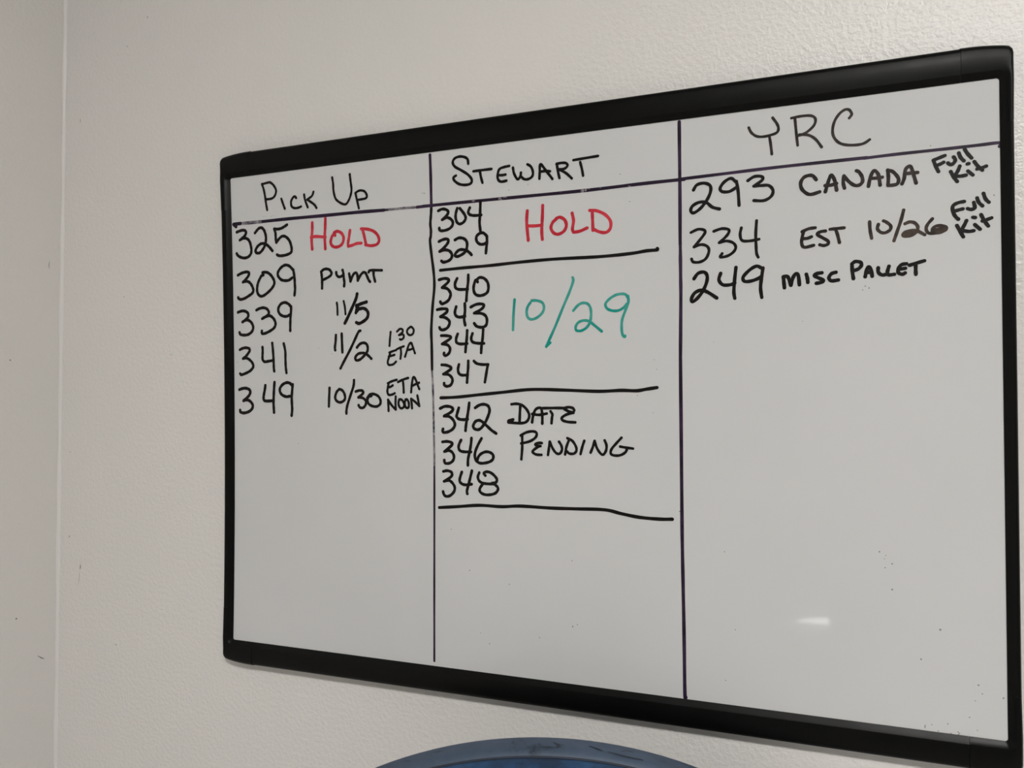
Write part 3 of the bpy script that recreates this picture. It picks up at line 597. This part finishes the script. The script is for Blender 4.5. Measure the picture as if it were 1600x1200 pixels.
# small scuffs and nicks on the two walls
def mark(bm, pts, w, axis):
    n = len(pts)
    L = []; R_ = []
    for i, (p, q) in enumerate(pts):
        p0 = pts[max(i-1, 0)]; p1 = pts[min(i+1, n-1)]
        dx, dy = p1[0]-p0[0], p1[1]-p0[1]; d = math.hypot(dx, dy) or 1
        ww = w*(0.35 if i in (0, n-1) else 1)
        L.append((p-dy/d*ww/2, q+dx/d*ww/2)); R_.append((p+dy/d*ww/2, q-dx/d*ww/2))
    if axis == 'y': f = lambda c: bm.verts.new((c[0], -0.0006, c[1]))
    else: f = lambda c: bm.verts.new((corner_x(c[1])+0.0006, c[0], c[1]))
    lv = [f(c) for c in L]; rv = [f(c) for c in R_]
    for i in range(n-1): bm.faces.new((lv[i], lv[i+1], rv[i+1], rv[i]))
bm = bmesh.new()
for pts, w in (([(-.5559,1.9985),(-.5559,1.9974),(-.5556,1.9963)],.0016), ([(-.5919,1.965),(-.5915,1.9643),(-.5905,1.9638)],.0012),
               ([(-.6774,1.879),(-.6774,1.8759),(-.6772,1.873)],.0009), ([(-.7022,1.3018),(-.7018,1.3025),(-.701,1.3032)],.0026),
               ([(-.6812,1.2655),(-.6816,1.2615),(-.6822,1.258)],.0018), ([(-.6824,1.256),(-.684,1.247),(-.6854,1.2371)],.0006),
               ([(-.618,1.1623),(-.617,1.1625),(-.616,1.1622)],.0014), ([(-.60,1.63),(-.5995,1.629),(-.599,1.628)],.0010),
               ([(-.52,1.55),(-.519,1.5494),(-.518,1.549)],.0010), ([(-.70,1.42),(-.6994,1.4192),(-.699,1.4185)],.0012),
               ([(.03,2.003),(.031,2.002),(.0315,2.001)],.0016)):
    mark(bm, pts, w, 'y')
obj('wall_scuffs', bm, M_SCUFF, w_back, kind='stuff')
bm = bmesh.new()
for pts, w in (([(-.062,1.2042),(-.061,1.2036),(-.060,1.203)],.003), ([(-.030,1.1445),(-.024,1.1395),(-.020,1.1372)],.0016),
               ([(-.12,1.30),(-.119,1.2995),(-.118,1.299)],.003), ([(-.075,1.545),(-.074,1.5445),(-.073,1.544)],.002),
               ([(-.09,1.19),(-.089,1.1894),(-.088,1.189)],.002), ([(-.02,1.682),(-.021,1.676),(-.020,1.671)],.001)):
    mark(bm, pts, w, 'x')
obj('wall_scuffs', bm, M_SCUFF, w_left, kind='stuff')

# ---------------------------------------------------------------- ceiling lights (out of frame, they light the room)
M_LIGHT = emit('light_diffuser', LIGHT_COLOR, LIGHT_STRENGTH)
def ceiling_light(x, y, label):
    t = thing('ceiling_light', label, 'ceiling light', (x, y, H))
    bm = bmesh.new()
    for (x0, x1, y0, y1) in ((-.63,.63,-.18,-.15),(-.63,.63,.15,.18),(-.63,-.60,-.15,.15),(.60,.63,-.15,.15)): box(bm, x0, x1, y0, y1, -0.03, -0.001)
    obj('light_frame', bm, M_LAMPCASE, t)
    bm = bmesh.new(); box(bm, -.60, .60, -.15, .15, -0.032, -0.006); obj('diffuser', bm, M_LIGHT, t)
    return t
ceiling_light(1.0, -1.92, 'long white ceiling light panel above and in front of the whiteboard')
# unseen door, added with a glowing wedge to put glare on the board
bm = bmesh.new()
out = [(-.25, .004), (.14, .006), (.30, .045), (.385, .055), (.40, .008), (.70, .004), (.70, 2.05), (-.25, 2.05)]
f0 = [bm.verts.new((x, -4.445, z)) for x, z in out]; f1 = [bm.verts.new((x, -4.49, z)) for x, z in out]
bm.faces.new(f0); bm.faces.new(f1)
for k in range(8): bm.faces.new((f0[k], f0[(k+1) % 8], f1[(k+1) % 8], f1[k]))
added_door = obj('added_door_1', bm, M_ADDED_DOOR, kind='structure')
bm = bmesh.new(); box(bm, .10, .44, -4.498, -4.492, 0.002, 0.07); obj('added_glare_strip', bm, emit('added_glare_glow', (0.95, 0.98, 1.0), 4.0), added_door)  # added glowing strip, mirrored in the board as its glare streak

# ---------------------------------------------------------------- the whiteboard
ZC = 1.48
YP = -0.013                       # front of the writing surface
BW, BH = 0.8218/2, 0.285          # half size of the visible writing surface
board = thing('whiteboard', 'black-framed dry-erase whiteboard with three handwritten columns hanging on the white wall', 'whiteboard', (0, 0, ZC))
LBOW = 0.0042                     # the left rail bows inward a little
def left_x(z): return -BW + LBOW*(1-(z/BH)**2) if abs(z) < BH else -BW
bm = bmesh.new()
box(bm, -BW-0.004, BW+0.004, YP, -0.004, -BH-0.004, BH+0.004)
panel = obj('writing_surface', bm, M_BOARD, board)

def profile(L, proud=0.0):
    k = max(0.32, min(1.0, (L-0.004)/0.016)); a = 0.0056; f = L-a
    return [(0.0, -0.0005), (0.0, 0.0008), (0.0024, 0.0022), (0.0048, 0.0037), (a, 0.0043+proud*.6), (a+f*0.2, 0.0049+proud), (a+f*0.45, 0.0052+proud), (L-0.0055*k, 0.0052+proud),
            (L-0.0038*k, 0.0047+proud), (L-0.0023*k, 0.0038+proud*.7), (L-0.0010*k, 0.0026), (L, 0.0), (L, -0.0122), (0.0, -0.0122)]
def strip(stations, proud=0.0):
    bm = bmesh.new(); prev = None
    for (ix, iz), (ox, oz) in stations:
        d = Vector((ox-ix, oz-iz)); L = d.length; d /= L
        ring = [bm.verts.new((ix+d.x*t, YP-h, iz+d.y*t)) for t, h in profile(L, proud)]
        if prev:
            n = len(ring)
            for i in range(n): bm.faces.new((prev[i], prev[(i+1) % n], ring[(i+1) % n], ring[i]))
        else: bm.faces.new(ring)
        prev = ring
    bm.faces.new(prev)
    return bm
def frame_part(name, bm):
    o = obj(name, bm, M_FRAME, board, smooth=True)
    o.data.set_sharp_from_angle(angle=math.radians(24))
    return o
WT, WB, WL, WR = 0.0297, 0.0277, 0.0136, 0.0103     # rail widths: top, bottom, sides
CX0, CX1, CZ = -0.3800, 0.3815, 0.245     # where the corner pieces meet the rails
G = 0.00025
frame_part('frame_rail', strip([((x, BH), (x, BH+WT)) for x in (CX0+G, -0.2, 0, 0.2, CX1-G)]))
frame_part('frame_rail', strip([((x, -BH), (x, -BH-WB)) for x in (CX0+G, -0.2, 0, 0.2, CX1-G)]))
zs = [-CZ+2*CZ*k/16 for k in range(17)]
frame_part('frame_rail', strip([((left_x(z), z), (left_x(z)-WL, z)) for z in zs]))
frame_part('frame_rail', strip([((BW, z), (BW+WR, z)) for z in (-CZ, 0, CZ)]))
def arc(cx, cz, r, a0, a1, n): return [(cx+r*math.cos(a0+(a1-a0)*k/n), cz+r*math.sin(a0+(a1-a0)*k/n)) for k in range(n+1)]
def resample(pts, n):
    d = [0]
    for p, q in zip(pts, pts[1:]): d.append(d[-1]+math.dist(p, q))
    out = []; j = 0
    for k in range(n):
        s = d[-1]*k/(n-1)
        while j < len(pts)-2 and d[j+1] < s: j += 1
        u = (s-d[j])/max(d[j+1]-d[j], 1e-9)
        out.append((pts[j][0]+(pts[j+1][0]-pts[j][0])*u, pts[j][1]+(pts[j+1][1]-pts[j][1])*u))
    return out
def corner_piece(sx, sz, w, cx):
    """one quadrant in mirrored coordinates, x and z growing outward"""
    proud, e = 0.0004, 0.0006
    X0 = abs(cx); bend = lambda z: 0.0
    if sx < 0: bend = lambda z: -LBOW*(1-(z/BH)**2) if z < BH else 0
    r = 0.0025
    st = []
    OX, OZ = BW+(WL if sx < 0 else WR)+e, BH+w+e
    R_ = 0.0068; droop = 0.0042
    top_o = []; n = 14
    xe = OX-R_
    for k in range(n+1):                        # the outer edge of the corner piece droops towards the corner
        x = X0+(xe-X0)*k/n; u = (x-X0)/(OX-X0)
        top_o.append((x, OZ-droop*u**2.2))
    zc = top_o[-1][1]-R_
    cor_o = arc(xe, zc, R_, math.pi/2, 0, 8)
    n_in = 16
    # horizontal leg
    for k in range(n):
        x = X0+(BW-r-X0)*k/n
        st.append(((x, BH), (x+(xe-(BW-r))*(k/n), OZ-droop*((x+(xe-(BW-r))*(k/n)-X0)/(OX-X0))**2.2)))
    inner = arc(BW-r, BH-r, r, math.pi/2, 0, 10)
    outer = resample([top_o[-1]]+cor_o+[(OX, BH-0.004)], 11)
    for p, q in zip(inner, outer): st.append((p, q))
    for k in range(1, 9):
        z0 = BH-r; z = z0+(CZ-z0)*k/8
        zo = (BH-0.004)+(CZ-(BH-0.004))*k/8
        st.append(((BW+bend(z), z), (OX+bend(z)-e*k/8, zo)))
    return strip([((sx*a[0], sz*a[1]), (sx*b[0], sz*b[1])) for a, b in st], proud)
for sx, sz, w, cx in ((-1, 1, WT, CX0), (1, 1, WT, CX1), (1, -1, WB, CX1), (-1, -1, WB, CX0)):
    frame_part('corner_cap', corner_piece(sx, sz, w, cx))

# marker strokes: thin ribbons of ink with round ends lying on the writing surface
def smooth_line(pts, step=6):
    if len(pts) < 3: return pts
    P = [pts[0]]+list(pts)+[pts[-1]]; out = []
    for i in range(1, len(P)-2):
        p0, p1, p2, p3 = P[i-1:i+3]
        for k in range(step):
            t = k/step; t2 = t*t; t3 = t2*t
            out.append(tuple(0.5*((2*b)+(-a+c)*t+(2*a-5*b+4*c-d)*t2+(-a+3*b-3*c+d)*t3) for a, b, c, d in zip(p0, p1, p2, p3)))
    out.append(pts[-1]); return out
def ribbon(bm, pts, w, y):
    L = [pts[0]]
    for p in pts[1:]:
        if math.dist(p, L[-1]) > w*0.12: L.append(p)
    if len(L) < 2: L.append(pts[-1])
    n = len(L); h = w/2; left = []; right = []
    for i in range(n):
        a = L[max(i-1, 0)]; b = L[min(i+1, n-1)]
        dx, dz = b[0]-a[0], b[1]-a[1]; d = math.hypot(dx, dz) or 1e-6
        hh = h*(1+0.05*math.sin(i*0.9+L[0][0]))
        left.append((L[i][0]-dz/d*hh, L[i][1]+dx/d*hh)); right.append((L[i][0]+dz/d*hh, L[i][1]-dx/d*hh))
    v = lambda c, i=0: bm.verts.new((c[0]/1000, y-i*8e-7, c[1]/1000))
    lv = [v(c, i) for i, c in enumerate(left)]; rv = [v(c, i) for i, c in enumerate(right)]
    for i in range(n-1): bm.faces.new((lv[i], lv[i+1], rv[i+1], rv[i]))
    for i, j, s in ((0, 1, 1), (n-1, n-2, -1)):
        ang = math.atan2(L[i][1]-L[j][1], L[i][0]-L[j][0])
        cap = [v((L[i][0]+h*math.cos(ang+t*math.pi/10), L[i][1]+h*math.sin(ang+t*math.pi/10)), i) for t in range(-4, 5)]
        e0, e1 = (rv[i], lv[i]) if s < 0 else (lv[i], rv[i])
        bm.faces.new([e0]+cap+[e1])
for n_, (name, label, ink_, strokes) in enumerate(WRITING):
    bm = bmesh.new()
    lift = 0.00012 if 'line' in name and name != 'underline' else 0.0002
    for k, (w, pts) in enumerate(strokes): ribbon(bm, smooth_line(pts), w, YP-lift-k*0.00001)
    for f in bm.faces:
        f.normal_update()
        if f.normal.y > 0: f.normal_flip()
    me = bpy.data.meshes.new(name); bm.to_mesh(me); bm.free(); me.materials.append(INK[ink_])
    o = bpy.data.objects.new(name, me); COL.objects.link(o); o.parent = panel; o['label'] = label
bm = bmesh.new()
for x, z, r in SPECKS:
    for q in range(1):
        s = [bm.verts.new(((x+r*0.75*(0.75+0.35*random.random())*math.cos(a))/1000, YP-0.0001, (z+r*0.75*(0.75+0.35*random.random())*math.sin(a))/1000)) for a in [math.pi*2*i/7 for i in range(7)]]
        bm.faces.new(s)
# tiny fleck marks shaped like ticks near the bottom edge
for x, z, dx, dz, w in ((347.5, -282.6, .3, 2.2, .8), (374.5, -283.6, -1.4, 1.3, .8)):
    ribbon(bm, [(x, z), (x+dx, z+dz)], w, YP-0.0001)
obj('ink_specks', bm, M_SCUFF, panel, kind='stuff')

# ---------------------------------------------------------------- the blue chair below the board
YAW = math.radians(16)
chair = thing('chair', 'blue vinyl chair with a scuffed round-topped backrest below the whiteboard', 'chair', (0.03, -0.12, 0), YAW)
ZT, RA, HW, ZB = 1.1862, 0.4045, 0.245, 0.60
def back_outline(inset, n=40):
    """half-open list of (x, z) around the backrest, top arc first"""
    ra = RA-inset; zc = ZT-RA; hw = HW-inset
    a = math.asin(min(hw/ra, 0.999))
    top = [(ra*math.sin(-a+2*a*k/n), zc+ra*math.cos(-a+2*a*k/n)) for k in range(n+1)]
    zb = ZB+inset; wb = 0.19-inset; rr = 0.05
    zs = top[-1][1]
    side = [(hw-(hw-wb)*(k/10)**1.6, zs-(zs-zb-rr)*k/10) for k in range(1, 11)]
    bot = [(wb-rr+rr*math.cos(t*math.pi/2/6), zb+rr-rr*math.sin(t*math.pi/2/6)) for t in range(1, 7)]
    right = side+bot
    return top+right+[(-x, z) for x, z in reversed(right)]
def slab(layers):
    """layers of (inset, y): skinned front to back; each outline has the same number of points"""
    bm = bmesh.new(); rings = []
    for inset, y in layers: rings.append([bm.verts.new((x, y, z)) for x, z in back_outline(inset)])
    n = len(rings[0])
    for a, b in zip(rings, rings[1:]):
        for k in range(n): bm.faces.new((a[k], a[(k+1) % n], b[(k+1) % n], b[k]))
    bm.faces.new(rings[0]); bm.faces.new(rings[-1])
    return bm
back = obj('backrest', slab([(0.020, 0.012), (0.008, 0.009), (0.002, 0.005), (0.0, 0.0), (0.0006, -0.004), (0.0012, -0.012), (0.0030, -0.0170), (0.0062, -0.0205), (0.0110, -0.0222), (0.03, -0.022)]), M_VINYL, chair, smooth=True)
cush = obj('backrest_cushion', slab([(0.0085, -0.0210), (0.0072, -0.024), (0.0085, -0.030), (0.013, -0.038), (0.027, -0.047), (0.060, -0.054), (0.10, -0.056)]), M_CUSHION, chair, smooth=True, label='deeper blue padded front of the backrest')
bm = bmesh.new()
ol = back_outline(0.0074); n = len(ol); rings = []
for k, (x, z) in enumerate(ol):
    p = ol[k-1]; q = ol[(k+1) % n]; t = Vector((q[0]-p[0], 0, q[1]-p[1])).normalized(); nn = Vector((t.z, 0, -t.x))
    rings.append([bm.verts.new(Vector((x, -0.0215, z))+nn*0.0012*math.cos(a)+Vector((0, 1, 0))*0.0012*math.sin(a)) for a in [i*math.pi/3 for i in range(6)]])
for k in range(n):
    a, b = rings[k], rings[(k+1) % n]
    for i in range(6): bm.faces.new((a[i], a[(i+1) % 6], b[(i+1) % 6], b[i]))
obj('seam', bm, M_CREASE, back, smooth=True, label='dark seam round the backrest front')
# dark cracks and rubbed marks in the vinyl along the top edge
bm = bmesh.new()
def on_top(x, y): return Vector((x, y, ZT-RA+math.sqrt((RA-0.0012)**2-x*x)+0.0005))
for pts, w in (([(.006,-.007),(.010,-.010),(.012,-.014),(.009,-.016)],.0022), ([(.010,-.010),(.016,-.011)],.0014), ([(.038,-.008),(.045,-.011),(.050,-.014)],.0020),
               ([(.070,-.005),(.076,-.005),(.080,-.003)],.0022), ([(.070,-.006),(.066,-.010)],.0012), ([(-.030,-.003),(-.029,-.010)],.0014), ([(-.028,-.002),(-.010,-.0025),(.012,-.002),(.02,-.003)],.0014),
               ([(-.108,-.004),(-.098,-.0055),(-.088,-.004)],.0026), ([(-.128,-.007),(-.122,-.011)],.0016), ([(-.004,-.0165),(.002,-.0155),(.008,-.017)],.0018), ([(.055,-.014),(.072,-.0165),(.085,-.016)],.0020)):
    n = len(pts); lv = []; rv = []
    for i in range(n):
        p, q = pts[max(i-1, 0)], pts[min(i+1, n-1)]; dx, dy = q[0]-p[0], q[1]-p[1]; d = math.hypot(dx, dy); ww = w*(0.3 if i in (0, n-1) else 0.6)
        lv.append(bm.verts.new(on_top(pts[i][0]-dy/d*ww, pts[i][1]+dx/d*ww))); rv.append(bm.verts.new(on_top(pts[i][0]+dy/d*ww, pts[i][1]-dx/d*ww)))
    for i in range(n-1): bm.faces.new((lv[i], lv[i+1], rv[i+1], rv[i]))
obj('scuff', bm, M_CREASE, back, label='dark scuffs in the vinyl', kind='stuff')
SY = -0.30                                                        # seat centre in front of the backrest
bm = bmesh.new(); box(bm, -0.24, 0.24, SY-0.24, SY+0.22, 0.43, 0.50, 0.03, 4); obj('seat', bm, M_CUSHION, chair, smooth=True)
bm = bmesh.new()
box(bm, -0.035, 0.035, 0.0125, 0.024, 0.40, 0.80, 0.004); box(bm, -0.035, 0.035, SY, 0.024, 0.395, 0.407, 0.003); obj('back_bracket', bm, M_DARK, chair)
bm = bmesh.new(); box(bm, -0.11, 0.11, SY-0.11, SY+0.11, 0.407, 0.43, 0.004); obj('seat_plate', bm, M_DARK, chair)
bm = bmesh.new(); lathe(bm, [(0.025, 0.09), (0.025, 0.26), (0.016, 0.262), (0.016, 0.395)], center=(0, SY, 0)); obj('gas_column', bm, M_CHROME, chair)
for k in range(5):
    a = 2*math.pi*k/5+0.3; ca, sa = math.cos(a), math.sin(a)
    bm = bmesh.new()
    R2 = lambda r, s, z: (r*ca-s*sa, SY+r*sa+s*ca, z)
    hexa(bm, [R2(.0,-.022,.075), R2(.0,.022,.075), R2(.27,.014,.062), R2(.27,-.014,.062), R2(.0,-.022,.115), R2(.0,.022,.115), R2(.27,.014,.082), R2(.27,-.014,.082)])
    leg = obj('base_leg', bm, M_DARK, chair)
    bm = bmesh.new()
    seg = 20
    for s0, s1 in ((-.022, -.006), (.006, .022)):
        ra = [[bm.verts.new(R2(.26+.026*math.cos(2*math.pi*i/seg), s, .0265+.026*math.sin(2*math.pi*i/seg))) for i in range(seg)] for s in (s0, s1)]
        for i in range(seg): bm.faces.new((ra[0][i], ra[0][(i+1) % seg], ra[1][(i+1) % seg], ra[1][i]))
        bm.faces.new(ra[0]); bm.faces.new(ra[1])
    hexa(bm, [R2(.245,-.006,.022), R2(.245,.006,.022), R2(.275,.006,.022), R2(.275,-.006,.022), R2(.25,-.006,.063), R2(.25,.006,.063), R2(.27,.006,.063), R2(.27,-.006,.063)])
    obj('caster', bm, M_DARK, leg)
